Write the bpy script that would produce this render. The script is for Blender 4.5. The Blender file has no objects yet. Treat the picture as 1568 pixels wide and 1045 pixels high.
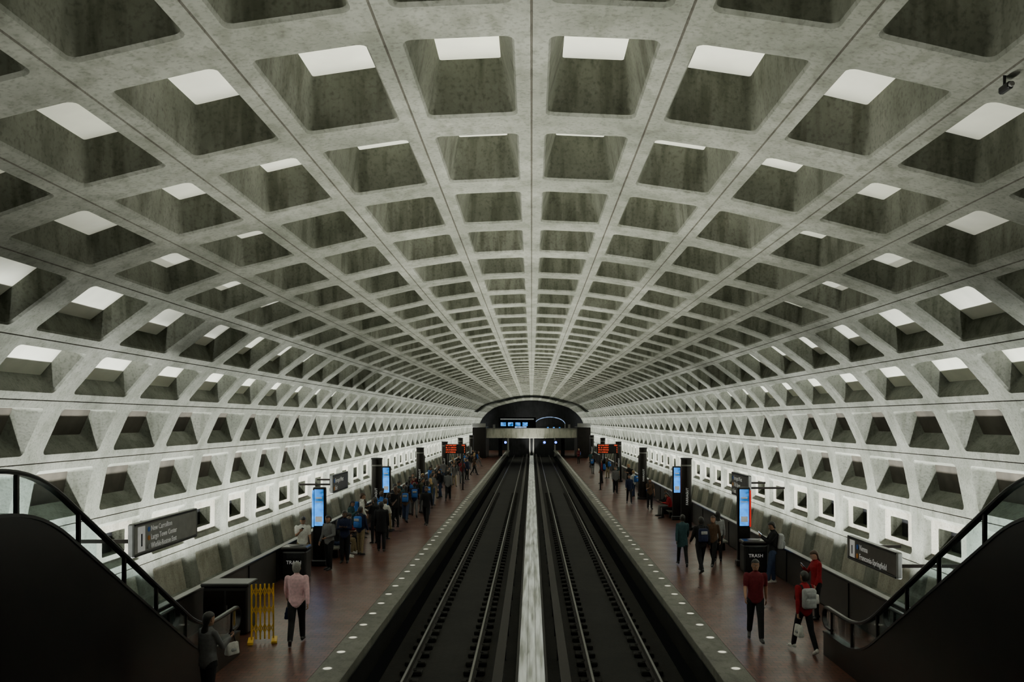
import bpy, bmesh, math, random
import numpy as np
from mathutils import Vector, Matrix
random.seed(7)
R=math.radians
# ------------------------------------------------------------------ constants
F=1330.0; CAMZ=4.8; h=3.3; S=2.528; Y0=7.15
YB=Y0-5*S; NROW=58; YE=YB+NROW*S
# ------------------------------------------------------------------ materials
MATS={}
def new_mat(name):
    m=bpy.data.materials.new(name); m.use_nodes=True
    nt=m.node_tree; b=nt.nodes['Principled BSDF']
    return m,nt,b
def simple(name,col,rough=.6,metal=0,emit=None,es=0,trans=0,var=.12,scale=6,spec=.5,bump=.0):
    if name in MATS: return MATS[name]
    m,nt,b=new_mat(name)
    n=nt.nodes.new('ShaderNodeTexNoise'); n.inputs['Scale'].default_value=scale; n.inputs['Detail'].default_value=4
    tc=nt.nodes.new('ShaderNodeTexCoord'); nt.links.new(tc.outputs['Object'],n.inputs['Vector'])
    cr=nt.nodes.new('ShaderNodeValToRGB')
    cr.color_ramp.elements[0].position=.3; cr.color_ramp.elements[1].position=.7
    cr.color_ramp.elements[0].color=(*[c*(1-var) for c in col],1)
    cr.color_ramp.elements[1].color=(*[min(1,c*(1+var)) for c in col],1)
    nt.links.new(n.outputs['Fac'],cr.inputs['Fac']); nt.links.new(cr.outputs['Color'],b.inputs['Base Color'])
    b.inputs['Roughness'].default_value=rough; b.inputs['Metallic'].default_value=metal
    b.inputs['Specular IOR Level'].default_value=spec
    if emit: b.inputs['Emission Color'].default_value=(*emit,1); b.inputs['Emission Strength'].default_value=es
    if trans: b.inputs['Transmission Weight'].default_value=trans; b.inputs['IOR'].default_value=1.05
    if bump:
        bp=nt.nodes.new('ShaderNodeBump'); bp.inputs['Strength'].default_value=bump; bp.inputs['Distance'].default_value=.01
        nt.links.new(n.outputs['Fac'],bp.inputs['Height']); nt.links.new(bp.outputs['Normal'],b.inputs['Normal'])
    MATS[name]=m; return m
def concrete(name,c0,c1,c2,rough=.85,st=.5):
    m,nt,b=new_mat(name); L=nt.links.new
    tc=nt.nodes.new('ShaderNodeTexCoord')
    n1=nt.nodes.new('ShaderNodeTexNoise'); n1.inputs['Scale'].default_value=.6; n1.inputs['Detail'].default_value=8; n1.inputs['Roughness'].default_value=.65
    L(tc.outputs['Object'],n1.inputs['Vector'])
    mp=nt.nodes.new('ShaderNodeMapping'); mp.inputs['Scale'].default_value=(5,2.5,.7); L(tc.outputs['Object'],mp.inputs['Vector'])
    n2=nt.nodes.new('ShaderNodeTexNoise'); n2.inputs['Scale'].default_value=1.3; n2.inputs['Detail'].default_value=6; L(mp.outputs['Vector'],n2.inputs['Vector'])
    n3=nt.nodes.new('ShaderNodeTexNoise'); n3.inputs['Scale'].default_value=24; n3.inputs['Detail'].default_value=6; L(tc.outputs['Object'],n3.inputs['Vector'])
    r1=nt.nodes.new('ShaderNodeValToRGB'); e=r1.color_ramp.elements
    e[0].position=.34; e[0].color=(*c0,1); e[1].position=.66; e[1].color=(*c2,1)
    k=e.new(.5); k.color=(*c1,1); L(n1.outputs['Fac'],r1.inputs['Fac'])
    mx=nt.nodes.new('ShaderNodeMix'); mx.data_type='RGBA'; mx.blend_type='MULTIPLY'; mx.inputs[0].default_value=st
    r2=nt.nodes.new('ShaderNodeValToRGB'); r2.color_ramp.elements[0].position=.36; r2.color_ramp.elements[0].color=(.42,.43,.36,1); r2.color_ramp.elements[1].position=.52; r2.color_ramp.elements[1].color=(1,1,1,1)
    L(n2.outputs['Fac'],r2.inputs['Fac']); L(r1.outputs['Color'],mx.inputs[6]); L(r2.outputs['Color'],mx.inputs[7])
    mx2=nt.nodes.new('ShaderNodeMix'); mx2.data_type='RGBA'; mx2.blend_type='MULTIPLY'; mx2.inputs[0].default_value=.6
    r3=nt.nodes.new('ShaderNodeValToRGB'); r3.color_ramp.elements[0].position=.3; r3.color_ramp.elements[0].color=(.45,.45,.43,1); r3.color_ramp.elements[1].position=.5; r3.color_ramp.elements[1].color=(1,1,1,1)
    L(n3.outputs['Fac'],r3.inputs['Fac']); L(mx.outputs[2],mx2.inputs[6]); L(r3.outputs['Color'],mx2.inputs[7])
    L(mx2.outputs[2],b.inputs['Base Color']); b.inputs['Roughness'].default_value=rough; b.inputs['Specular IOR Level'].default_value=.25
    bp=nt.nodes.new('ShaderNodeBump'); bp.inputs['Strength'].default_value=.4; bp.inputs['Distance'].default_value=.014
    L(n3.outputs['Fac'],bp.inputs['Height']); L(bp.outputs['Normal'],b.inputs['Normal'])
    return m
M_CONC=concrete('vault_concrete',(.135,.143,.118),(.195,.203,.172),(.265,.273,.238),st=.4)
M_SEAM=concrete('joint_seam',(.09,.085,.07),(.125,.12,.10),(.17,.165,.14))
M_REC_SHADE=concrete('coffer_concrete_shade',(.072,.078,.056),(.115,.121,.093),(.175,.181,.147),st=.7)  # stained vault concrete, colour darkened to stand for shade inside the recesses
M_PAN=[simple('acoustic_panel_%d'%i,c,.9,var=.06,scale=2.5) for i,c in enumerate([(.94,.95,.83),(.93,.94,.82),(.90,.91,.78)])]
M_PAN_SHADE=simple('shaded_acoustic_panel',(.075,.066,.052),.9,var=.35,scale=2)  # shadow of the lower coffer lip painted into the panel colour
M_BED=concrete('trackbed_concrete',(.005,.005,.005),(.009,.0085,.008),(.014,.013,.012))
M_GRAN=concrete('granite_edge',(.09,.09,.077),(.125,.125,.107),(.17,.17,.148),.55)
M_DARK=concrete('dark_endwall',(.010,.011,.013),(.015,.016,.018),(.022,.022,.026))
M_BEIGE=concrete('wall_panel_concrete',(.30,.285,.235),(.38,.365,.305),(.46,.44,.38),st=.35)
M_BRIDGE=concrete('bridge_concrete',(.42,.42,.35),(.52,.52,.44),(.6,.6,.52))
M_BRONZE=simple('dark_bronze',(.010,.0075,.0065),.3,.5,var=.3,scale=2)
M_BLACK=simple('black_rubber',(.008,.008,.009),.4)
M_STEEL=simple('rail_steel',(.22,.22,.215),.3,1.0,scale=12)
M_RUST=simple('rail_base_rust',(.010,.008,.007),.8)
M_GREY=simple('painted_grey',(.22,.22,.21),.5)
M_PARA=simple('parapet_bronze',(.03,.026,.023),.5,var=.25,scale=1.5)
M_WHITE=simple('white_paint_glow',(.8,.8,.78),.5,emit=(1,1,1),es=.12)  # white paint with a faint added glow, not a lamp
M_CAP=simple('sign_end_cap',(.22,.225,.225),.5)
M_YEL=simple('yellow_paint',(.62,.38,.02),.45)
M_GLASS=simple('balustrade_glass',(.75,.88,.9),.03,trans=1.0,var=.02)
def tile_mat():
    m,nt,b=new_mat('quarry_tile'); L=nt.links.new
    tc=nt.nodes.new('ShaderNodeTexCoord')
    br=nt.nodes.new('ShaderNodeTexBrick'); br.offset=.5
    br.inputs['Scale'].default_value=1; br.inputs['Brick Width'].default_value=.2; br.inputs['Row Height'].default_value=.17; br.inputs['Mortar Size'].default_value=.009
    br.inputs['Color1'].default_value=(.13,.048,.031,1); br.inputs['Color2'].default_value=(.075,.031,.022,1); br.inputs['Mortar'].default_value=(.02,.014,.012,1)
    L(tc.outputs['Object'],br.inputs['Vector'])
    n=nt.nodes.new('ShaderNodeTexNoise'); n.inputs['Scale'].default_value=1.1; n.inputs['Detail'].default_value=5; L(tc.outputs['Object'],n.inputs['Vector'])
    mr=nt.nodes.new('ShaderNodeMapRange'); mr.inputs[3].default_value=.2; mr.inputs[4].default_value=.45; L(n.outputs['Fac'],mr.inputs[0]); L(mr.outputs[0],b.inputs['Roughness'])
    L(br.outputs['Color'],b.inputs['Base Color']); b.inputs['Specular IOR Level'].default_value=.3
    bp=nt.nodes.new('ShaderNodeBump'); bp.inputs['Strength'].default_value=.3; bp.inputs['Distance'].default_value=.004; bp.invert=True
    L(br.outputs['Fac'],bp.inputs['Height']); L(bp.outputs['Normal'],b.inputs['Normal'])
    return m
M_TILE=tile_mat()
def emis(name,col,s,scale=None):
    m,nt,b=new_mat(name); b.inputs['Base Color'].default_value=(*[c*.3 for c in col],1)
    b.inputs['Emission Color'].default_value=(*col,1); b.inputs['Emission Strength'].default_value=s
    if scale:
        tc=nt.nodes.new('ShaderNodeTexCoord'); n=nt.nodes.new('ShaderNodeTexNoise'); mp=nt.nodes.new('ShaderNodeMapping'); mp.inputs['Scale'].default_value=scale
        nt.links.new(tc.outputs['Object'],mp.inputs['Vector']); nt.links.new(mp.outputs['Vector'],n.inputs['Vector']); n.inputs['Scale'].default_value=1; n.inputs['Detail'].default_value=3
        mr=nt.nodes.new('ShaderNodeMapRange'); mr.inputs[1].default_value=.35; mr.inputs[2].default_value=.7; mr.inputs[3].default_value=s*.2; mr.inputs[4].default_value=s*1.7
        nt.links.new(n.outputs['Fac'],mr.inputs[0]); nt.links.new(mr.outputs[0],b.inputs['Emission Strength'])
    return m
M_LENS=emis('trough_lens',(.9,.95,.85),.22,(9,.45,1))
M_EDGEL=emis('edge_light',(1,.97,.78),.7)
M_BLUE=emis('blue_screen',(.03,.30,.95),1.6,(2,2,3))
M_BLUE2=emis('blue_signal',(.05,.15,1),7)
M_RED=emis('led_red',(1,.08,.02),1.5)
M_REDD=emis('red_panel',(.8,.03,.02),.5)
# ------------------------------------------------------------------ mesh builder
class MB:
    def __init__(s): s.v=[];s.f=[];s.m=[];s.mats=[]
    def mi(s,mat):
        if mat not in s.mats: s.mats.append(mat)
        return s.mats.index(mat)
    def add(s,g,mat,M=None):
        vs,fs=g; o=len(s.v); k=s.mi(mat)
        s.v+= [tuple(M@Vector(v)) for v in vs] if M is not None else [tuple(v) for v in vs]
        s.f+=[tuple(i+o for i in f) for f in fs]; s.m+=[k]*len(fs)
    def build(s,name,loc=(0,0,0),rz=0,smooth=None):
        me=bpy.data.meshes.new(name); me.from_pydata(s.v,[],s.f)
        for m in s.mats: me.materials.append(m)
        me.polygons.foreach_set('material_index',s.m)
        if smooth is not None:
            me.polygons.foreach_set('use_smooth',[True]*len(s.f))
            try: me.set_sharp_from_angle(angle=R(smooth))
            except Exception: pass
        me.update()
        o=bpy.data.objects.new(name,me); o.location=loc; o.rotation_euler=(0,0,rz)
        bpy.context.collection.objects.link(o); return o
def box(cx,cy,cz,sx,sy,sz,bev=0,seg=1):
    if not bev:
        v=[(cx+a*sx/2,cy+b*sy/2,cz+c*sz/2) for a in(-1,1) for b in(-1,1) for c in(-1,1)]
        return v,[(0,1,3,2),(4,6,7,5),(0,4,5,1),(2,3,7,6),(0,2,6,4),(1,5,7,3)]
    bm=bmesh.new(); bmesh.ops.create_cube(bm,size=1)
    for v in bm.verts: v.co=Vector((v.co.x*sx,v.co.y*sy,v.co.z*sz))
    bmesh.ops.bevel(bm,geom=bm.edges[:],offset=bev,segments=seg,affect='EDGES',profile=.5)
    for v in bm.verts: v.co+=Vector((cx,cy,cz))
    bm.verts.index_update()
    r=([tuple(v.co) for v in bm.verts],[tuple(v.index for v in f.verts) for f in bm.faces]); bm.free(); return r
def loft(rings):
    n=len(rings[0]); v=[p for r in rings for p in r]; f=[]
    for i in range(len(rings)-1):
        for j in range(n):
            a=i*n+j; b=i*n+(j+1)%n
            f.append((a,b,b+n,a+n))
    f.append(tuple(range(n))[::-1]); f.append(tuple(range((len(rings)-1)*n,len(rings)*n)))
    return v,f
def tube(pts,rad,seg=10,flat=None,ref=None,cap=True):
    pts=[Vector(p) for p in pts]
    if not hasattr(rad,'__len__'): rad=[rad]*len(pts)
    rings=[]; ref=Vector(ref) if ref is not None else None
    P=[];Rr=[];T=[]
    for i,p in enumerate(pts):
        t=(pts[min(i+1,len(pts)-1)]-pts[max(i-1,0)]).normalized(); P.append(p);Rr.append(rad[i]);T.append(t)
    if cap:
        P=[P[0]-T[0]*Rr[0]*.85,P[0]-T[0]*Rr[0]*.5]+P+[P[-1]+T[-1]*Rr[-1]*.5,P[-1]+T[-1]*Rr[-1]*.85]
        Rr=[Rr[0]*.4,Rr[0]*.82]+list(Rr)+[Rr[-1]*.82,Rr[-1]*.4]; T=[T[0]]*2+T+[T[-1]]*2
    x=None
    for p,r,t in zip(P,Rr,T):
        if x is None:
            a=ref if ref is not None else (Vector((1,0,0)) if abs(t.x)<.8 else Vector((0,1,0)))
        else: a=x
        x=(a-t*a.dot(t)).normalized(); y=t.cross(x)
        fx=1;fy=1
        if flat: fx,fy=flat
        rings.append([tuple(p+x*math.cos(q)*r*fx+y*math.sin(q)*r*fy) for q in [2*math.pi*k/seg for k in range(seg)]])
    return loft(rings)
def sweep(pts,prof):
    rings=[]
    for i,p in enumerate(pts):
        a=pts[max(i-1,0)]; b=pts[min(i+1,len(pts)-1)]
        t=Vector((0,b[0]-a[0],b[1]-a[1])).normalized(); n=Vector((0,-t.z,t.y))
        rings.append([tuple(Vector((q[0],p[0],p[1]))+n*q[1]) for q in prof])
    return loft(rings)
def ell(c,rx,ry,rz,u=10,w=7):
    rings=[]
    for i in range(1,w):
        a=math.pi*i/w
        rings.append([(c[0]+rx*math.sin(a)*math.cos(2*math.pi*k/u),c[1]+ry*math.sin(a)*math.sin(2*math.pi*k/u),c[2]-rz*math.cos(a)) for k in range(u)])
    return loft(rings)
def text(s,size,align='LEFT'):
    cu=bpy.data.curves.new('t','FONT'); cu.body=s; cu.size=size; cu.align_x=align; cu.resolution_u=2; cu.extrude=.002
    o=bpy.data.objects.new('t',cu); bpy.context.collection.objects.link(o)
    dg=bpy.context.evaluated_depsgraph_get(); me=o.evaluated_get(dg).to_mesh()
    g=([tuple(v.co) for v in me.vertices],[tuple(p.vertices) for p in me.polygons])
    o.evaluated_get(dg).to_mesh_clear(); bpy.data.objects.remove(o); bpy.data.curves.remove(cu); return g
MF=Matrix(((1,0,0,0),(0,0,-1,0),(0,1,0,0),(0,0,0,1)))
def face_x(sgn):
    return Matrix(((0,0,sgn,0),(sgn,0,0,0),(0,1,0,0),(0,0,0,1)))
# ------------------------------------------------------------------ vault
PROF=[(0,1),(.384,.983),(.776,.926),(1.145,.842),(1.51,.748),(1.87,.612),(2.2,.367),(2.43,.10),(2.58,-.225),(2.655,-.596),(2.66,-.985),(2.60,-1.34)]
PP={}
for k,(a,b) in enumerate(PROF):
    PP[k]=Vector((a*h,0,CAMZ+b*h)); PP[-k]=Vector((-a*h,0,CAMZ+b*h))
PP[12]=PP[11]*2-PP[10]; PP[-12]=PP[-11]*2-PP[-10]
def prof(u):
    k=int(math.floor(u)); k=max(-11,min(10,k)); t=u-k
    p0,p1,p2,p3=PP[k-1],PP[k],PP[k+1],PP[k+2]
    p=.5*((2*p1)+(p2-p0)*t+(2*p0-5*p1+4*p2-p3)*t*t+(3*p1-p0-3*p2+p3)*t**3)
    d=.5*((p2-p0)+2*(2*p0-5*p1+4*p2-p3)*t+3*(3*p1-p0-3*p2+p3)*t*t)
    d.normalize(); n=Vector((-d.z,0,d.x))
    return p,n
KS=(0,.25,.5,.75,1)
def rrect(u0,u1,v0,v1,rad):
    out=[]
    for (cx,cy,a0) in ((u1-rad,v1-rad,0),(u0+rad,v1-rad,90),(u0+rad,v0+rad,180),(u1-rad,v0+rad,270)):
        for k in KS:
            a=R(a0+90*k); out.append((cx+rad*math.cos(a),cy+rad*math.sin(a)))
    return out
def orect(u0,u1,v0,v1,ou0,ou1,ov0,ov1,rad):
    out=[]
    for (cx,cy,a0) in ((u1-rad,v1-rad,0),(u0+rad,v1-rad,90),(u0+rad,v0+rad,180),(u1-rad,v0+rad,270)):
        for k in KS:
            a=R(a0+90*k); c,s=math.cos(a),math.sin(a); m=max(abs(c),abs(s))
            X=(ou1 if c>0 else ou0); Yv=(ov1 if s>0 else ov0)
            x=cx+(abs(c)/m)*(X-cx) if abs(c)>1e-6 else cx
            y=cy+(abs(s)/m)*(Yv-cy) if abs(s)>1e-6 else cy
            out.append((x,y))
    return out
DEP=[.60,.59,.55,.47,.40,.37,.33,.38,.38]
vb=MB()
for k in range(-11,11):
    ka=k if k>=0 else -k-1
    W=(PP[k+1]-PP[k]).length
    ou=.15; ov=.29
    for r in range(NROW):
        y0=YB+r*S
        A=(ou,W-ou,ov,S-ov)
        def mp(pts,n):
            res=[]
            for a,b in pts:
                p,nn=prof(k+a/W); q=p+nn*n; res.append((q.x,y0+b,q.z))
            return res
        rad=.09
        L0=orect(*A,0,W,0,S,rad); L1=orect(*A,.011,W-.011,0,S,rad); L2=rrect(*A,rad)
        L3=rrect(A[0]+.02,A[1]-.02,A[2]+.03,A[3]-.03,rad-.01)
        o=len(vb.v); n=20
        if ka<=8:
            dp=DEP[ka]; iu=.17 if ka<5 else .13; iv=.07
            if ka>=7: iu=.2;iv=.16
            L4=rrect(A[0]+iu,A[1]-iu,A[2]+iv,A[3]-iv,.03)
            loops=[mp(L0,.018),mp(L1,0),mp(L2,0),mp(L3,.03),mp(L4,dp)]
            mats=[M_SEAM,M_CONC,M_CONC,M_REC_SHADE if ka<6 else M_CONC,random.choice(M_PAN) if ka<7 else M_PAN_SHADE]  # upper recess walls and low wall panels carry painted shade
        elif ka==9:
            L4=rrect(A[0]+.10,A[1]-.10,A[2]+.14,A[3]-.14,.06)
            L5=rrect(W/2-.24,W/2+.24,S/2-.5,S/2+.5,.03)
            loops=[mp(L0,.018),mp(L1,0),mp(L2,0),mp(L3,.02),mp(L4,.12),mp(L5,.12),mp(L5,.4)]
            mats=[M_SEAM]+[M_CONC]*3+[M_BEIGE,M_REC_SHADE,M_DARK]
        else:
            L4=rrect(A[0]+.06,A[1]-.06,A[2]+.08,A[3]-.08,.05)
            loops=[mp(L0,.018),mp(L1,0),mp(L2,0),mp(L3,.02),mp(L4,.10)]
            mats=[M_SEAM]+[M_CONC]*3+[M_BEIGE]
        for l in loops: vb.v+=l
        for i in range(len(loops)-1):
            mi=vb.mi(mats[i])
            for j in range(n):
                a=o+i*n+j; b=o+i*n+(j+1)%n
                vb.f.append((a,a+n,b+n,b)); vb.m.append(mi)
        e=o+(len(loops)-1)*n
        vb.f.append(tuple(range(e,e+n))[::-1]); vb.m.append(vb.mi(mats[-1]))
vb.build('ceiling',smooth=35)
def endwall(name,y,t):
    b=MB(); pts=[prof(u/4)[0]*1 for u in range(-44,45)]
    ring=[(p.x*1.02,p.z+ (.1 if p.z>5 else 0)) for p in pts]
    ring=[(ring[0][0],-1.3)]+ring+[(ring[-1][0],-1.3)]
    b.add(loft([[(x,y,z) for x,z in ring],[(x,y+t,z) for x,z in ring]]),M_DARK)
    return b
w=endwall('wall_far',YE+.2,.4)
for s in(-1,1):
    for dx in(-1.75,1.75): w.add(box(s*2.06+dx,YE+.1,1.0,.25,.15,4.1,.03),M_GREY)
    w.add(box(s*2.06,YE+.1,3.1,3.7,.15,.3,.03),M_GREY)
w.build('wall_far')
endwall('wall_near',YB-.6,.4).build('wall_near')
# ------------------------------------------------------------------ track bed and platforms
LEN=YE-YB; YM=(YE+YB)/2
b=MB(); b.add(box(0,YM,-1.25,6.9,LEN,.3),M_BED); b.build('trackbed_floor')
for s in(-1,1):
    b=MB()
    b.add(box(s*5.85,YM-.3,-.1,3.42,LEN-.6,.2),M_TILE)
    b.add(box(s*3.84,YM-.3,-.1,.6,LEN-.6,.204,.01),M_GRAN)
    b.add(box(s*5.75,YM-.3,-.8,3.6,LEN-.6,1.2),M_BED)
    b.add(box(s*3.65,YM-.3,-.26,.10,LEN-.6,.12),M_BLACK)
    y=6.0
    while y<YE-8:
        b.add(tube([(s*3.95,y,-.004),(s*3.95,y,.004)],.085,14,cap=False),M_EDGEL)
        b.add(tube([(s*3.95,y,-.004),(s*3.95,y,.0025)],.11,14,cap=False),M_GREY)
        y+=1.2
    b.build('platform')
    b=MB(); b.add(box(s*8.4,YM,.12,1.3,LEN,.5),M_GREY); b.build('lighting_trough')
    b=MB(); PL=108-YB; PM=(108+YB)/2
    b.add(box(s*7.65,PM,.47,.12,PL,.94,.01),M_PARA)
    b.add(box(s*7.63,PM,.96,.2,PL,.06,.015),M_BRONZE)
    y=YB+1
    while y<107:
        b.add(box(s*7.58,y,.46,.03,.06,.9),M_BRONZE); y+=S
    b.build('parapet')
    t=MB()
    RP=[(-.07,-.2),(.07,-.2),(.07,-.185),(.012,-.165),(.012,-.045),(.036,-.03),(.036,-.004),(.028,0),(-.028,0),(-.036,-.004),(-.036,-.03),(-.012,-.045),(-.012,-.165),(-.07,-.185)]
    for rx in(1.33,2.79):
        g=loft([[(s*rx+x,yy,-.8+z) for x,z in RP] for yy in(YB,YE)])
        t.add(g,M_RUST)
        t.add(box(s*rx,YM,-.8,.046,LEN,.006),M_STEEL)
        yy=8
        while yy<70:
            t.add(box(s*rx,yy,-1.045,.5,.28,.11,.02),M_BED); t.add(box(s*rx,yy,-.985,.26,.16,.02),M_BED); yy+=.76
    t.add(box(s*.74,YM,-.82,.08,LEN,.12),M_RUST)
    t.add(box(s*.72,YM,-.64,.22,LEN,.03,.008),M_RUST)
    yy=7
    while yy<100:
        t.add(box(s*.66,yy,-.88,.08,.12,.46),M_BLACK); yy+=2.4
    t.build('railway_track')
b=MB()
for s in(-1,1): b.add(box(s*.32,YM-1,-.88,.05,LEN-2,.46,.01),M_RUST)
b.add(box(0,YM-1,-.80,.58,LEN-2,.03),M_LENS)
for s in(-.1,.1): b.add(box(s,YM-1,-.77,.012,LEN-2,.03),M_GREY)
b.build('track_light_fixture')
# ------------------------------------------------------------------ lights
def strip(name,x,y,z,d,wid,ln,power,col,spread=180):
    L=bpy.data.lights.new(name,'AREA'); L.shape='RECTANGLE'; L.size=wid; L.size_y=ln; L.energy=power; L.color=col; L.spread=R(spread)
    o=bpy.data.objects.new(name,L); bpy.context.collection.objects.link(o)
    Z=-Vector(d).normalized(); Yv=Vector((0,1,0)); X=Yv.cross(Z).normalized()
    Mx=Matrix((X,Yv,Z)).transposed().to_4x4(); Mx.translation=Vector((x,y,z)); o.matrix_world=Mx
nseg=12; sl=LEN/nseg
for i in range(nseg):
    yc=YB+sl*(i+.5); kk=.35 if i==0 else 1
    for s in(-1,1):
        strip('cove_light',s*7.86,yc,.66,(s*.27,0,1),.1,sl*.98,sl*60*kk,(.98,1,.95),88)
    strip('track_uplight',0,yc,-.68,(0,0,1),.4,sl*.98,sl*62*kk,(1,1,.89),92)
# ------------------------------------------------------------------ escalators
def corner_path(pts,rs,n=7):
    out=[Vector(pts[0])]
    for i in range(1,len(pts)-1):
        p=Vector(pts[i]); a=(Vector(pts[i-1])-p).normalized(); c=(Vector(pts[i+1])-p).normalized()
        A=p+a*rs; C=p+c*rs
        for k in range(n+1):
            t=k/n; out.append(A*(1-t)**2+p*2*t*(1-t)+C*t*t)
    out.append(Vector(pts[-1])); return out
RAIL=[(p.x,p.y) for p in corner_path([(-4,4.22),(10.52,4.22),(15.93,.97),(17.75,.97)],.8)]
def zat(path,y):
    for a,b in zip(path,path[1:]):
        if a[0]<=y<=b[0]: return a[1]+(b[1]-a[1])*(y-a[0])/(b[0]-a[0]+1e-9)
    return path[-1][1] if y>path[-1][0] else path[0][1]
for s in(-1,1):
    e=MB()
    for xi,x in enumerate((6.05,7.3)):
        X=s*x
        rail=RAIL+[(17.75+.2*math.sin(R(a)),.77+.2*math.cos(R(a))) for a in range(20,181,20)]+[(17.5,.57)]
        hp=[(X-.045,-.02),(X+.045,-.02),(X+.05,.01),(X+.03,.035),(X-.03,.035),(X-.05,.01)]
        e.add(sweep(rail,hp),M_BLACK)
        ys=[-4+ .4*i for i in range(55)]; ys=[y for y in ys if y<17.7]+[17.75]
        v=[];f=[]
        for y in ys:
            z=zat(RAIL,y)
            for xx in(-.006,.006): v+= [(X+xx,y,z-.03),(X+xx,y,max(z-.52,.05))]
        for i in range(len(ys)-1):
            o=i*4; f+=[(o,o+1,o+5,o+4),(o+2,o+6,o+7,o+3)]
        e.add((v,f),M_GLASS)
        top=[(y,zat(RAIL,y)-.5) for y in [-4,4,8,9.6]+[9.8+.2*i for i in range(34)]+[16.7,17.6,17.8]]
        top=[(y,max(z,.45)) for y,z in top]
        poly=top+[(17.8,0.004),(9.0,0.004),(9.0,2.6),(-4,2.6)]
        e.add(loft([[(X+dx,y,z) for y,z in poly] for dx in(-.07,.07)]),M_BRONZE)
        e.add(sweep(top,[(X-.085,-.015),(X+.085,-.015),(X+.085,.025),(X-.085,.025)]),M_BLACK)
        for y in (7.6,8.9,10.2,11.6,12.9,14.0,15.2,16.4,17.5):
            z=zat(RAIL,y); e.add(box(X,y,z-.27,.05,.055,.52,.008),M_BRONZE)
    st=[(8.8,3.3)]
    y,z=9.6,3.3
    st.append((9.6,3.3)); nst=16; rise=3.3/nst; run=rise/.6
    y=10.3; st.append((y,3.3))
    for i in range(nst):
        z-=rise; st.append((y,z)); y+=run; st.append((y,z))
    st[-1]=(st[-1][0],.01); st[-2]=(st[-2][0],.01)
    st.append((17.6,0.01))
    rr=[(a,b_) for a,b_ in st]+[(17.6,0.004),(8.8,2.6)]
    e.add(loft([[(s*6.13,a,b_) for a,b_ in rr],[(s*7.22,a,b_) for a,b_ in rr]]),M_RUST)
    e.add(box(s*6.68,4.6,3.2,1.15,8.8,.2),M_BRONZE)
    e.build('escalator',smooth=30)
b=MB(); b.add(box(0,-2.3,3.15,11.6,4.8,.3),M_DARK); b.add(box(0,.05,3.7,11.6,.12,.9,.02),M_BRIDGE); b.add(box(0,.05,4.18,11.6,.16,.06,.01),M_BRONZE); b.build('mezzanine_walkway')
# ------------------------------------------------------------------ far mezzanine bridge
b=MB(); D=112
b.add(box(0,D,3.15,11.7,.35,1.22,.03),M_BRIDGE)
b.add(box(0,D+7,2.7,12.4,14,.3),M_DARK)
for s in(-1,1):
    b.add(box(s*6.7,D+3,2.0,1.7,8,3.98,.04),M_BRONZE)
    b.add(box(s*6.7,D-1.2,4.2,1.7,.3,.5,.02),M_GREY)
    b.add(box(s*4.2,D+5,1.28,.5,.5,2.55,.04),M_DARK)
    b.add(box(s*4.9,D+1.5,3.5,.3,.3,1.6,.03),M_GREY)
b.add(box(0,D-.1,3.8,11.7,.5,.08,.01),M_GREY)
b.build('mezzanine_bridge')
M_KLIT=emis('kiosk_glow',(.4,.6,1),.8,(2,1,3))
b=MB()
b.add(box(-2.0,D+9,4.06,5.2,2.0,2.4,.05),M_DARK)
for x in(-3.9,-2.9,-1.9,-.9): b.add(box(x,D+7.97,4.3,.7,.06,.5,.01),M_BLUE)
b.add(box(-2,D+7.95,5.0,4.6,.08,.14,.01),M_WHITE); b.add(box(-1.5,D+7.96,3.9,1.6,.04,.2),M_KLIT); b.build('station_kiosk')
b=MB()
for x in(2.2,3.0,3.8): b.add(box(x,D+6,3.4,.25,1.4,1.0,.05),M_GREY); b.add(box(x,D+5.28,3.85,.18,.05,.14,.01),M_BLUE)
b.build('fare_gates')
b=MB()
arc=[(2.2*math.cos(R(a))+2.6,D+12,4.2+1.1*math.sin(R(a))) for a in range(10,171,10)]
b.add(tube(arc,.05,8),M_KLIT)
for s in(-1,1): b.add(box(2.6+s*2.17,D+12,3.62,.14,.14,1.5,.02),M_GREY)
b.build('lit_entrance_arch')
for x in(-3.35,1.65,3.1):
    b=MB(); b.add(box(x,D-.4,2.35,.1,.1,.5),M_BLACK); b.add(box(x,D-.45,2.0,.45,.25,.5,.05),M_BLACK)
    b.add(tube([(x,D-.56,2.0),(x,D-.62,2.0)],.15,12,cap=False),M_BLUE2); b.build('signal_lamp')
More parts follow.
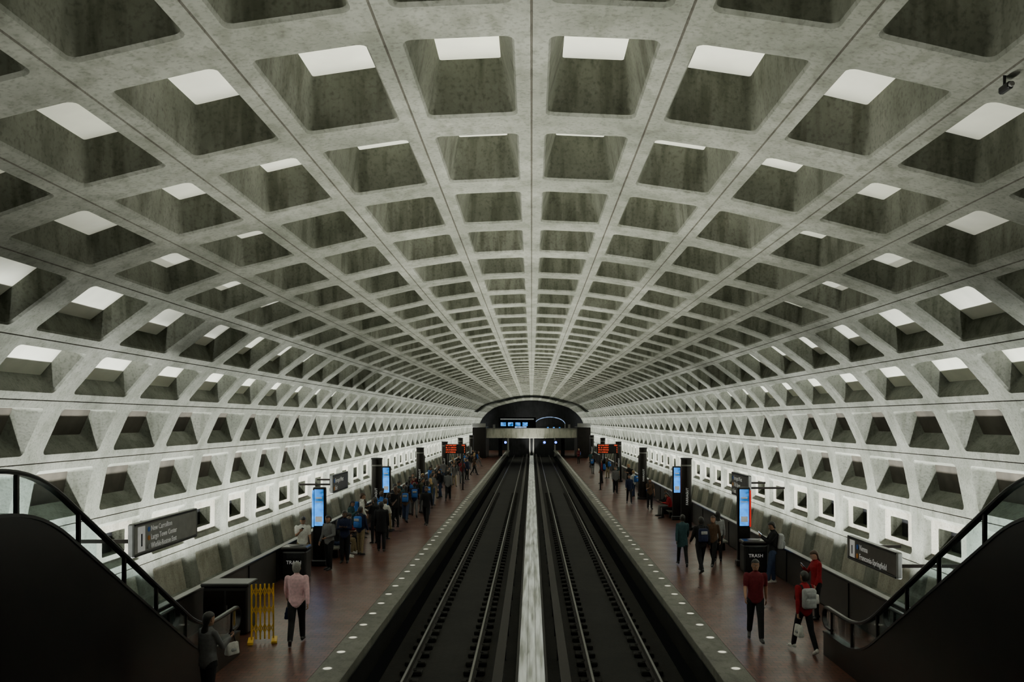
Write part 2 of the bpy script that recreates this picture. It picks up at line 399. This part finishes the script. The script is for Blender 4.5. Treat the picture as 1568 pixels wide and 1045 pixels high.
# ------------------------------------------------------------------ station furniture
def pylon(x,y,hh=3.1):
    b=MB()
    b.add(tube([(0,0,.0),(0,0,.12)],.34,20,cap=False),M_BLACK)
    b.add(tube([(0,0,.1),(0,0,hh)],.24,20,cap=False),M_BRONZE)
    b.add(tube([(0,0,hh-.3),(0,0,hh-.24)],.255,20,cap=False),M_GREY)
    b.add(tube([(0,0,hh),(0,0,hh+.06)],[.27,.25],20,cap=False),M_BLACK)
    g=text('FARRAGUT',.15); M=Matrix.Translation((.05,-.245,1.1))@MF@Matrix.Rotation(R(90),4,'Z')
    b.add(g,M_WHITE,M)
    b.build('station_pylon',(x,y,0.003),smooth=40)
for s in(-1,1):
    for y in(38.2,53,68,83,98): pylon(s*6.8,y)
def adsign(x,y,s):
    b=MB()
    b.add(box(0,0,.1,.5,.3,.2,.03),M_BLACK)
    b.add(box(0,0,1.35,.42,.2,2.5,.04,2),M_BRONZE)
    b.add(box(0,-.11,1.93,.30,.03,1.2,.01),M_BLUE)
    b.add(box(0,-.13,1.55,.22,.01,.18),M_WHITE); b.add(box(0,-.13,2.25,.2,.01,.05),M_WHITE); b.add(box(0,-.13,2.12,.24,.01,.03),M_WHITE)
    b.add(box(s*.2,-.10,1.9,.05,.06,1.2),M_REDD if s>0 else M_BLUE)
    b.build('advertising_pylon',(x,y,0.003))
for s in(-1,1):
    for y in(28.7,41.9,55.3,70): adsign(s*7.0,y,s)
def trash(x,y):
    b=MB()
    b.add(box(0,0,.45,.74,.6,.86,.05,2),M_BLACK); b.add(box(0,0,.034,.66,.52,.06),M_BRONZE)
    b.add(box(0,0,.95,.80,.66,.12,.05,2),M_BRONZE)
    b.add(box(0,-.302,.74,.46,.02,.16,.01),M_DARK)
    b.add(tube([(0,0,1.0),(0,0,1.03)],[.22,.2],16,cap=False),M_BLACK)
    b.add(text('TRASH',.15,'CENTER'),M_WHITE,Matrix.Translation((0,-.306,.5))@MF)
    b.build('trash_bin',(x,y,0))
trash(-7.12,26.3); trash(7.05,27.6)
def bench(x,y,rz=0):
    b=MB()
    b.add(box(0,0,.345,.5,2.4,.08,.02),M_GRAN)
    for yy in(-.9,.9): b.add(box(0,yy,.16,.38,.16,.31,.02),M_BRONZE)
    b.build('platform_bench',(x,y,0))
bench(-6.95,31.3); bench(6.95,43.6); bench(-6.95,46); bench(6.95,33)
def pids(x,y):
    b=MB()
    b.add(box(0,0,2.85,1.5,.28,.66,.03),M_BLACK)
    for i,(a,c) in enumerate((('LN CAR DEST','MIN'),('BL  8  LARGO','2'),('OR 8 VIENNA','5'),('SV 6 WIEHLE','9'))):
        z=3.05-i*.155
        b.add(text(a,.12),M_RED,Matrix.Translation((-.66,-.145,z))@MF); b.add(text(c,.12,'RIGHT'),M_RED,Matrix.Translation((.66,-.145,z))@MF)
    for xx in(-.5,.5): b.add(tube([(xx,0,0.04),(xx,0,2.55)],.045,10,cap=False),M_BRONZE); b.add(tube([(xx,0,0.003),(xx,0,.04)],.1,10,cap=False),M_BRONZE)
    b.build('train_arrival_display',(x,y,0))
pids(-5.25,60); pids(5.25,60)
def wallsign(name,x,y0,y1,z0,z1,s,lines,arrow=True,board=M_GREY):
    b=MB(); L=y1-y0; H=z1-z0; yc=(y0+y1)/2; zc=(z0+z1)/2
    b.add(box(x,yc,zc,.10,L,H,.015),board)
    for yy in(y0-.03,y1+.03):
        b.add(box(x,yy,zc,.11,.07,H+.10,.02),M_CAP)
        b.add(box(x+s*.62,yy,zc,1.16,.05,.07),M_BRONZE)
    b.add(box(x,yc,z0-.03,.13,L,.04,.01),M_BRONZE); b.add(box(x,yc,z1+.03,.13,L,.04,.01),M_BRONZE)
    M0=face_x(-s)
    start=y0+.12 if s<0 else y1-.12
    off=0
    if arrow:
        yy=start+(.16 if s<0 else -.16)
        b.add(box(x-s*.054,yy,zc,.008,.3,H*.9),M_WHITE)
        b.add(box(x-s*.06,yy,zc-.02,.008,.05,H*.45),M_BLACK)
        off=.42
    dirn=1 if s<0 else -1
    n=len(lines); sz=H/(n+.3)*.95
    for i,l in enumerate(lines):
        zz=z1-(i+.95)*H/(n+.15)
        b.add(tube([(x-s*.052,start+dirn*(off+.06),zz+sz*.3),(x-s*.062,start+dirn*(off+.06),zz+sz*.3)],sz*.32,12,cap=False),simple('dot%d'%(i%3),[(.02,.15,.7),(.7,.25,.02),(.4,.4,.42)][i%3],.5))
        b.add(text(l,sz),M_WHITE,Matrix.Translation((x-s*.056,start+dirn*(off+.06+sz*.6),zz))@M0)
    b.build(name)
wallsign('station_direction_sign',-7.5,16.3,19.3,2.27,2.80,-1,['New Carrollton','Largo Town Center','Wiehle-Reston East'],True,simple('sign_grey',(.30,.30,.29),.4))
wallsign('station_direction_sign',7.5,17.75,20.45,1.61,2.05,1,['Vienna','Franconia-Springfield'],True,simple('sign_brown',(.09,.08,.07),.4))
wallsign('station_direction_sign',7.5,29.9,32.3,2.11,2.85,1,['Farragut West','17th Street','Exit'],False,simple('sign_brown',(.05,.04,.036),.4))
wallsign('station_direction_sign',-7.5,32.6,35.2,2.11,2.70,-1,['Farragut West','Exit'],False,simple('sign_brown',(.05,.04,.036),.4))
b=MB()
for i in range(6):
    x=-.2+i*.09
    b.add(box(x,.04*(i%2),.66,.035,.03,1.2,.005),M_YEL)
for i in range(5):
    for z in(.3,.7,1.1):
        b.add(tube([(-.2+i*.09,0,z-.1),(-.11+i*.09,.02,z+.1)],.01,6),M_YEL); b.add(tube([(-.2+i*.09,0.02,z+.1),(-.11+i*.09,0,z-.1)],.01,6),M_YEL)
b.add(box(-.22,0,.034,.12,.5,.06,.01),M_YEL); b.add(box(.27,0,.034,.12,.5,.06,.01),M_YEL)
b.build('folding_safety_barrier',(-5.85,18.8,0),R(15))
b=MB(); b.add(box(0,0,.55,1.0,.6,1.05,.03),M_BLACK); b.add(box(0,0,1.12,1.08,.68,.08,.02),M_BLACK)
b.add(box(-.24,-.305,.55,.44,.02,.9,.01),M_BRONZE); b.add(box(.24,-.305,.55,.44,.02,.9,.01),M_BRONZE); b.add(box(.05,-.33,.6,.03,.03,.14),M_STEEL)
b.build('equipment_cabinet',(-6.85,19.7,0))
b=MB(); b.add(tube([(0,0,.0),(0,0,-.10)],.012,8),M_BLACK); b.add(box(0,-.02,-.13,.05,.15,.06,.012),M_BLACK); b.add(tube([(0,-.09,-.13),(0,-.115,-.13)],.02,12,cap=False),M_GREY)
b.build('security_camera',(3.80,6.98,CAMZ+.842*h+.02))
# ------------------------------------------------------------------ people
def col(name,c,r=.8): return simple('cloth_%s'%name,c,r,var=.15,scale=18,bump=.2,spec=.2)
SK={'l':simple('skin_light',(.48,.28,.20),.55,var=.05),'m':simple('skin_tan',(.30,.16,.10),.55,var=.05),'d':simple('skin_dark',(.11,.055,.035),.5,var=.05)}
HR={'b':simple('hair_black',(.012,.01,.009),.45,var=.4,scale=60),'n':simple('hair_brown',(.06,.03,.016),.45,var=.4,scale=60),'g':simple('hair_grey',(.20,.20,.19),.5,var=.3,scale=60),'y':simple('hair_blond',(.35,.22,.09),.45,var=.3,scale=60)}
CL={k:col(k,c) for k,c in dict(black=(.012,.012,.014),navy=(.015,.02,.05),grey=(.12,.12,.125),pink=(.74,.48,.53),maroon=(.13,.015,.022),red=(.25,.010,.016),white=(.6,.6,.58),teal=(.025,.06,.07),jean=(.03,.045,.09),khaki=(.22,.17,.10),blue=(.03,.12,.40),olive=(.06,.06,.035),brown=(.07,.04,.025),lgrey=(.32,.33,.34)).items()}
POSE={
 'stand':dict(legs=((3,4),(-4,3)),arms=((4,8,14,0),(6,8,18,0))),
 'stand2':dict(legs=((8,10),(-3,2)),arms=((10,14,60,34),(8,8,22,0)),head=10,lean=2),
 'fold':dict(legs=((2,3),(5,9)),arms=((24,6,88,62),(24,6,84,62)),head=14,lean=-2),
 'walk':dict(legs=((24,6),(-17,14)),arms=((-20,8,14,0),(22,8,24,0))),
 'walk2':dict(legs=((-16,20),(20,4)),arms=((20,8,25,0),(-18,8,12,0))),
 'phone':dict(legs=((5,4),(-4,2)),arms=((6,8,20,0),(32,4,98,28)),head=24),
 'phone2':dict(legs=((12,6),(-2,2)),arms=((30,4,92,28),(32,4,96,28)),head=26,lean=-4),
 'bag':dict(legs=((3,4),(-4,3)),arms=((4,10,10,0),(28,8,85,20)),head=8),
 'sit':dict(legs=((86,86),(84,80)),arms=((35,8,55,20),(38,8,60,22)),lean=6,head=12),
 'sitph':dict(legs=((86,80),(86,90)),arms=((30,6,85,28),(35,6,80,28)),lean=14,head=28),
}
def seg_d(P,a,b):
    a=np.array(a);b=np.array(b);d=b-a; t=np.clip(((P-a)@d)/(d@d+1e-9),0,1); return np.linalg.norm(P-(a+t[:,None]*d),axis=1)
def person(name,x,y,face,H=1.72,pose='stand',top='black',pants='black',skin='m',hair='b',long=False,fem=False,short=False,vox=.016,pack=None,bag=None,shoe='black',phone=False,coat=False,z0=0):
    ps=POSE[pose]; k=H/1.75; det=MB(); body=MB(); dm=M_BLACK
    lean=R(ps.get('lean',0)); hip=.93; shw=.19 if not fem else .168
    piv=Vector((0,0,hip)); RT=Matrix.Translation(piv)@Matrix.Rotation(-lean,4,'X')@Matrix.Translation(-piv)
    bones=[]
    def rings(lst,M,n=16,dy=0):
        rs=[]
        for z,hw,hf,hb in lst:
            r=[]
            for i in range(n):
                a=2*math.pi*i/n; c,s=math.cos(a),math.sin(a)
                c2=math.copysign(abs(c)**.85,c); s2=math.copysign(abs(s)**.85,s)
                r.append(tuple(M@Vector((hw*c2,(hf if s>0 else hb)*s2+dy,z))))
            rs.append(r)
        return loft(rs)
    fw=.92 if fem else 1; hz=.83 if not coat else .66
    T=[(hz,.178 if not coat else .195,.125,.13),(.95,.176,.12,.13),(1.07,.162*fw,.116,.115),(1.2,.175*fw,.125,.12),(1.32,.19*fw,.138 if fem else .13,.125),(1.41,.185*fw,.112,.118),(1.46,.13*fw,.085,.09),(1.495,.07,.06,.06)]
    sitting=ps['legs'][0][0]>60
    if sitting: T[0]=(.90,.17,.13,.13)
    body.add(rings(T,RT),dm); body.add(rings([(.80,.13,.09,.11),(.86,.16,.11,.125),(.99,.15,.10,.11)],Matrix.Identity(4) if not sitting else RT),dm)
    bones.append((RT@Vector((0,0,hz+.12 if not sitting else 1.02)),RT@Vector((0,0,1.40)),.16,'top'))
    for s in(-1,1):
        bones.append(((s*.09,0,.86),(s*.07,0,.90),.10,'pants'))
        bones.append((RT@Vector((0,0,1.40)),RT@Vector((s*shw,0,1.41)),.075,'top'))
        if coat: bones.append((RT@Vector((s*.08,0,.72)),RT@Vector((s*.08,0,1.2)),.13,'top'))
    hp=R(ps.get('head',2)); nb=Vector((0,.0,1.47)); HM=RT@Matrix.Translation(nb)@Matrix.Rotation(-hp,4,'X')@Matrix.Translation(-nb)
    body.add(tube([RT@Vector((0,-.005,1.44)),HM@Vector((0,.0,1.57))],[.062,.054],12),dm)
    hh=.235; zc=1.515
    HRG=[(0,.13,.32,.0),(.07,.22,.385,.10),(.2,.285,.39,.22),(.35,.315,.385,.33),(.5,.33,.365,.42),(.65,.335,.38,.46),(.8,.305,.345,.44),(.92,.22,.25,.34),(1,.08,.09,.14)]
    body.add(rings([(zc+t*hh,w_*hh,f_*hh,b_*hh) for t,w_,f_,b_ in HRG],HM),dm)
    bones.append((HM@Vector((0,0,1.56)),HM@Vector((0,0,1.70)),.085,'skin')); bones.append((RT@Vector((0,0,1.51)),HM@Vector((0,0,1.56)),.055,'skin'))
    det.add(tube([HM@Vector((0,.084,zc+.5*hh)),HM@Vector((0,.106,zc+.37*hh))],[.008,.014],8),SK[skin])
    EF=ell((0,0,0),1,1,1)[1]
    def E(c,a,b_,c_,m): det.add(([tuple(HM@Vector(v)) for v in ell(c,a,b_,c_)[0]],EF),m)
    for s in(-1,1):
        E((s*.031,.080,zc+.5*hh),.014,.009,.008,CL['white']); E((s*.031,.087,zc+.5*hh),.006,.004,.006,M_BLACK)
        E((s*.031,.088,zc+.57*hh),.018,.005,.004,HR[hair]); E((s*.081,-.008,zc+.45*hh),.010,.02,.03,SK[skin])
    E((0,.088,zc+.22*hh),.025,.006,.007,simple('lips',(.3,.08,.07),.5))
    HG=[(.12,.25,-.12,.40),(.3,.345,-.06,.46),(.5,.37,-.01,.50),(.66,.375,.10,.52),(.78,.37,.37,.52),(.9,.315,.35,.47),(1.02,.19,.22,.34),(1.08,.05,.06,.12)]
    if long: HG=[(-.95,.22,-.30,.44),(-.7,.33,-.22,.48),(-.25,.36,-.14,.50)]+HG
    rs=[]
    for t,w_,f_,b_ in HG:
        r=[]
        for i in range(16):
            a=2*math.pi*i/16; c,s=math.cos(a),math.sin(a)
            cy=(f_-b_)/2*hh; ry=(f_+b_)/2*hh
            r.append(tuple((HM if t>0 else RT)@Vector((w_*hh*c,cy+ry*s,zc+t*hh))))
        rs.append(r)
    det.add(loft(rs),HR[hair])
    lw=1.1 if not fem else .98
    for s,(a,kn) in zip((-1,1),ps['legs']):
        a=R(a);kn=R(kn); hj=Vector((s*.088,0,.90))
        kj=hj+Vector((s*.01,math.sin(a),-math.cos(a)))*.43; b2=a-kn; aj=kj+Vector((0,math.sin(b2),-math.cos(b2)))*.40
        body.add(tube([hj,hj.lerp(kj,.5),kj,kj.lerp(aj,.35),aj],[.092*lw,.082*lw,.066*lw,.063*lw,.054*lw],12),dm)
        bones.append((hj,kj,.075,'pants')); bones.append((kj,aj+(aj-kj)*.02,.055,'pants'))
        ph=max(0,-b2)*.75 if not sitting else 0
        fd=Vector((s*.12,math.cos(ph),-math.sin(ph))).normalized(); up=Vector((0,math.sin(ph),math.cos(ph)))
        c=aj-up*.05
        body.add(tube([c-fd*.05,c+fd*.03,c+fd*.11-up*.008,c+fd*.17-up*.012],[.038,.042,.042,.033],10,flat=(1,.85),ref=(1,0,0)),dm)
        det.add(tube([c-fd*.06-up*.035,c+fd*.19-up*.035],[.032,.036],8,flat=(1,.28),ref=(1,0,0)),CL['white'] if shoe=='white' else M_BLACK)
        bones.append((c-fd*.05,c+fd*.18,.05,'shoe'))
    hands=[]
    for s,(p,ab,el,inw) in zip((-1,1),ps['arms']):
        p=R(p);ab=R(ab);el=R(el);inw=R(inw)
        sj=Vector((s*shw,0,1.405)); d1=Vector((s*math.sin(ab),math.cos(ab)*math.sin(p),-math.cos(ab)*math.cos(p)))
        ej=sj+d1*.285; q=p+el; d2=Vector((-s*math.sin(inw)+s*.05,math.cos(inw)*math.sin(q),-math.cos(inw)*math.cos(q))).normalized(); wj=ej+d2*.25
        sj,ej,wj=RT@sj,RT@ej,RT@wj; d2=(wj-ej).normalized()
        ra=[.068,.062,.055] if not fem else [.058,.052,.046]
        body.add(tube([sj-(ej-sj)*.05,sj.lerp(ej,.5),ej] if not short else [sj-(ej-sj)*.05,sj.lerp(ej,.4),sj.lerp(ej,.68)],ra,12),dm)
        if short: body.add(tube([sj.lerp(ej,.4),ej],[.048,.043],12),dm)
        rf=(.044,.036,.027) if short else (.052,.048,.038)
        body.add(tube([ej,ej.lerp(wj,.45),wj],rf,12),dm)
        if short:
            bones.append((sj,sj.lerp(ej,.72),.062,'top')); bones.append((sj.lerp(ej,.9),ej,.048,'skin')); bones.append((ej,wj,.036,'skin'))
        else: bones.append((sj,ej,.056,'top')); bones.append((ej,wj-d2*.02,.04,'top'))
        nin=Vector((-s,0,0)) if q<R(60) else Vector((-s*.3,-.4,.8)); nin=(nin-d2*nin.dot(d2)).normalized(); wd=d2.cross(nin).normalized()
        if wd.y*1+wd.z*.5<0: wd=-wd
        det.add(tube([wj-d2*.015,wj+d2*.03,wj+d2*.085],[.024,.036,.040],10,flat=(1,.38),ref=wd),SK[skin])
        curl=1.0 if (phone or bag) else .55
        for fi,(o_,ln) in enumerate(((.028,.072),(.010,.080),(-.009,.074),(-.027,.058))):
            b0=wj+d2*.08+wd*o_; c1=.25*curl;c2=.9*curl;c3=1.5*curl
            p1=b0+(d2*math.cos(c1)+nin*math.sin(c1))*ln*.45; p2=p1+(d2*math.cos(c2)+nin*math.sin(c2))*ln*.32; p3=p2+(d2*math.cos(c3)+nin*math.sin(c3))*ln*.25
            det.add(tube([b0-d2*.01,p1,p2,p3],[.009,.0085,.008,.007],6),SK[skin])
        tb=wj+d2*.03+wd*.028; t1=tb+(d2*.6+wd*.6+nin*.35).normalized()*.035; t2=t1+(d2*.9+wd*.1+nin*.45).normalized()*.03
        det.add(tube([tb,t1,t2],[.012,.010,.008],6),SK[skin])
        hands.append((wj+d2*.10+nin*.02,d2,nin,wd))
    if phone:
        c,d2,nin,wd=hands[1]; Mx=Matrix((wd,d2,nin)).transposed().to_4x4(); Mx.translation=c+nin*.01
        det.add(box(0,0,0,.075,.15,.009,.003),M_BLACK,Mx); det.add(box(0,0,.0052,.066,.135,.001),simple('phone_screen',(.2,.3,.4),.2,emit=(.6,.8,1),es=1.2),Mx)
    if bag:
        side,bc,bw,bh=bag; c=hands[0 if side=='l' else 1][0]
        det.add(tube([c+Vector((0,-bw*.3,-.16)),c+Vector((0,-.03,-.02)),c+Vector((0,0,.0)),c+Vector((0,.03,-.02)),c+Vector((0,bw*.3,-.16))],.008,6),CL['black'])
        g=box(c.x,c.y,c.z-.15-bh/2,.13,bw,bh,.03,2)
        g=([(v[0] if v[2]<c.z-.15-bh*.4 else c.x+(v[0]-c.x)*.45,v[1],v[2]) for v in g[0]],g[1]); det.add(g,CL[bc])
        det.add(box(c.x,c.y,c.z-.15-bh*.6,.132,bw*.5,bh*.3,.02),CL['lgrey'] if bc!='navy' else CL['black'])
    if pack:
        det.add(box(0,-.205,1.20,.30,.17,.44,.06,3),CL[pack],RT); det.add(box(0,-.305,1.11,.23,.06,.20,.025,2),CL[pack],RT)
        det.add(box(0,-.30,1.29,.2,.03,.10,.01),CL['lgrey'],RT)
        for s in(-1,1):
            det.add(tube([RT@Vector(v) for v in((s*.10,-.14,1.38),(s*.105,-.06,1.475),(s*.11,.06,1.455),(s*.125,.135,1.33),(s*.16,.10,1.15),(s*.16,-.10,1.02))],.016,8,flat=(1.5,.5),ref=(1,0,0)),CL['black'])
    me=bpy.data.meshes.new('tmp'); me.from_pydata(body.v,[],body.f); ob=bpy.data.objects.new('tmp',me); bpy.context.collection.objects.link(ob)
    m=ob.modifiers.new('r','REMESH'); m.mode='VOXEL'; m.voxel_size=vox; sm=ob.modifiers.new('s','SMOOTH'); sm.factor=.5; sm.iterations=3
    dg=bpy.context.evaluated_depsgraph_get(); ev=ob.evaluated_get(dg); em=ev.to_mesh()
    V=np.empty(len(em.vertices)*3); em.vertices.foreach_get('co',V); V=V.reshape(-1,3)
    Fs=[tuple(p.vertices) for p in em.polygons]; ev.to_mesh_clear(); bpy.data.objects.remove(ob)
    C=np.array([V[list(f)].mean(0) for f in Fs])
    sc=np.stack([seg_d(C,b0,b1)-r for b0,b1,r,_ in bones]); idx=sc.argmin(0)
    lm={'top':CL[top],'pants':CL[pants],'skin':SK[skin],'shoe':CL['white'] if shoe=='white' else M_BLACK}
    out=MB(); out.v=[tuple(v) for v in V]; out.f=Fs; out.m=[out.mi(lm[bones[i][3]]) for i in idx]
    o=len(out.v); out.v+=det.v; out.f+=[tuple(i+o for i in f) for f in det.f]; out.m+=[out.mi(det.mats[i]) for i in det.m]
    zmin=min(v[2] for v in out.v)
    out.v=[(v[0]*k,v[1]*k,(v[2]-zmin)*k) for v in out.v]
    out.build(name,(x,y,z0+.004),R(face),smooth=50)
person('man_in_pink_shirt',-5.03,18.6,8,1.74,'walk2','pink','black','m','g',bag=('l','navy',.34,.26),vox=.013)
person('woman_with_shoulder_bag',-5.25,14.1,-30,1.64,'bag','grey','black','m','b',long=True,fem=True,bag=('r','white',.26,.22),vox=.013)
person('man_in_maroon_shirt',4.87,18.9,172,1.74,'walk','maroon','black','m','b',short=True,vox=.013)
person('woman_with_backpack',5.62,17.9,12,1.66,'walk','red','black','m','b',fem=True,pack='lgrey',bag=('l','white',.26,.26),vox=.013,shoe='white')
person('woman_holding_phone',6.85,20.9,100,1.64,'phone','red','black','l','n',long=True,fem=True,phone=True,bag=('l','white',.28,.24),vox=.014)
person('man_leaning_with_phone',7.1,25.6,80,1.78,'phone2','black','jean','m','b',phone=True,pack='lgrey',vox=.014,shoe='white')
person('woman_in_teal_coat',4.95,28.5,0,1.68,'walk','teal','black','d','b',fem=True,coat=True,vox=.015)
person('man_with_backpack',5.32,27.3,10,1.74,'walk2','black','black','d','b',pack='navy')
person('woman_walking',5.95,28.5,150,1.64,'walk','brown','black','m','n',long=True,fem=True)
person('woman_walking',6.35,29.6,-10,1.66,'stand','lgrey','black','l','b',long=True,fem=True)
person('man_standing_in_dark_jacket',-5.5,31.8,5,1.78,'stand','black','black','d','b',coat=True)
person('woman_with_blue_backpack',-6.1,31.0,-20,1.68,'stand','navy','khaki','m','b',pack='blue',fem=True)
person('man_in_white_shirt',-7.25,27.5,200,1.72,'phone','white','khaki','m','b',short=True,phone=True)
person('man_in_grey_jacket',-6.5,27.9,150,1.72,'stand2','grey','black','m','b')
person('man_waiting',-6.3,29.3,180,1.72,'fold','navy','black','d','b')
person('seated_woman',-6.85,30.5,270,1.66,'sit','black','jean','m','b',fem=True,long=True,shoe='white')
person('seated_man',-6.85,31.35,270,1.74,'sitph','brown','khaki','l','n',shoe='white')
person('seated_man',-6.85,32.1,270,1.74,'sit','maroon','black','d','b')
person('seated_woman',6.85,42.7,90,1.66,'sitph','red','black','m','b',fem=True,long=True,vox=.02)
person('seated_man',6.85,43.6,90,1.72,'sit','black','grey','d','b',vox=.02)
person('man_walking',-4.8,39.6,175,1.76,'walk','black','black','d','b',vox=.02)
person('man_walking',-5.0,52.0,0,1.76,'walk2','grey','black','m','b',vox=.024)
person('woman_waiting',-7.0,33.7,250,1.66,'phone','teal','black','m','b',fem=True,long=True,vox=.02)
person('woman_waiting',5.62,50,180,1.66,'walk','navy','black','m','b',fem=True,vox=.024)
person('man_waiting',5.5,57,190,1.74,'stand','grey','black','m','b',vox=.026)
tops=['black','navy','grey','black','olive','blue','teal','black','maroon','white','navy','brown']
crowd=[(-6.3,36.5),(-5.9,40.8),(-6.6,43.2),(-6.2,44.2),(-5.7,45),(-6.3,46.4),(-5.5,47.2),(-6.9,40),(-6.2,49.5),(-5.7,54),(-6.2,57.5),(-5.6,62.5),(-6.6,61),(-5.3,66),(-6.1,68.5),(-5.6,73),(-6.4,76),(-5.2,79),(-6.0,84),(-5.5,90),(-6.3,94),
 (-6.9,35.2),(-6.1,38.9),(-6.5,41.4),(-5.8,43),(-6.7,48),(-6.9,50.5),(-5.9,51.3),(-6.6,56.4),(-5.6,58.5),(-6.8,58.8),(-5.9,64.5),(-6.7,66),(-5.2,70),(-6.6,73),(-5.0,75.5),(-6.2,80),(-5.6,86),(-6.9,88),
 (-6.1,33.8),(-7.1,36.6),(-6.2,37.6),(-5.3,44.0),(-5.9,35.0),(-6.2,42.3),(-5.6,49),(-6.0,53),(-5.4,56.3),
 (6.4,54.6),(6.1,62.5),(5.3,66),(6.3,72),(5.5,78),(6.0,88),(5.2,96),(6.4,47),(6.7,60)]
for i,(x,y) in enumerate(crowd):
    fem=random.random()<.45
    person('waiting_woman' if fem else 'waiting_man',x,y,random.uniform(-180,180),random.uniform(1.6,1.82),random.choice(['stand','phone','walk','stand2','bag','fold','phone2']),random.choice(tops),random.choice(['black','jean','black','grey','khaki']),random.choice('lmmd'),random.choice('bbbny'),long=fem,fem=fem,pack=random.choice([None,None,'black','blue']),short=random.random()<.3,vox=.022 if y<55 else .032)
# ------------------------------------------------------------------ world and camera
w=bpy.data.worlds.new('w'); bpy.context.scene.world=w; w.use_nodes=True
w.node_tree.nodes['Background'].inputs[0].default_value=(.5,.55,.5,1); w.node_tree.nodes['Background'].inputs[1].default_value=.005
cd=bpy.data.cameras.new('camera'); cam=bpy.data.objects.new('camera',cd); bpy.context.collection.objects.link(cam)
cam.location=(0,0,CAMZ); cam.rotation_euler=(R(90),0,0)
cd.sensor_width=36; cd.lens=36*F/1568; cd.shift_y=122/1568; cd.shift_x=-30/1568; cd.clip_end=400; cd.clip_start=.05
bpy.context.scene.camera=cam
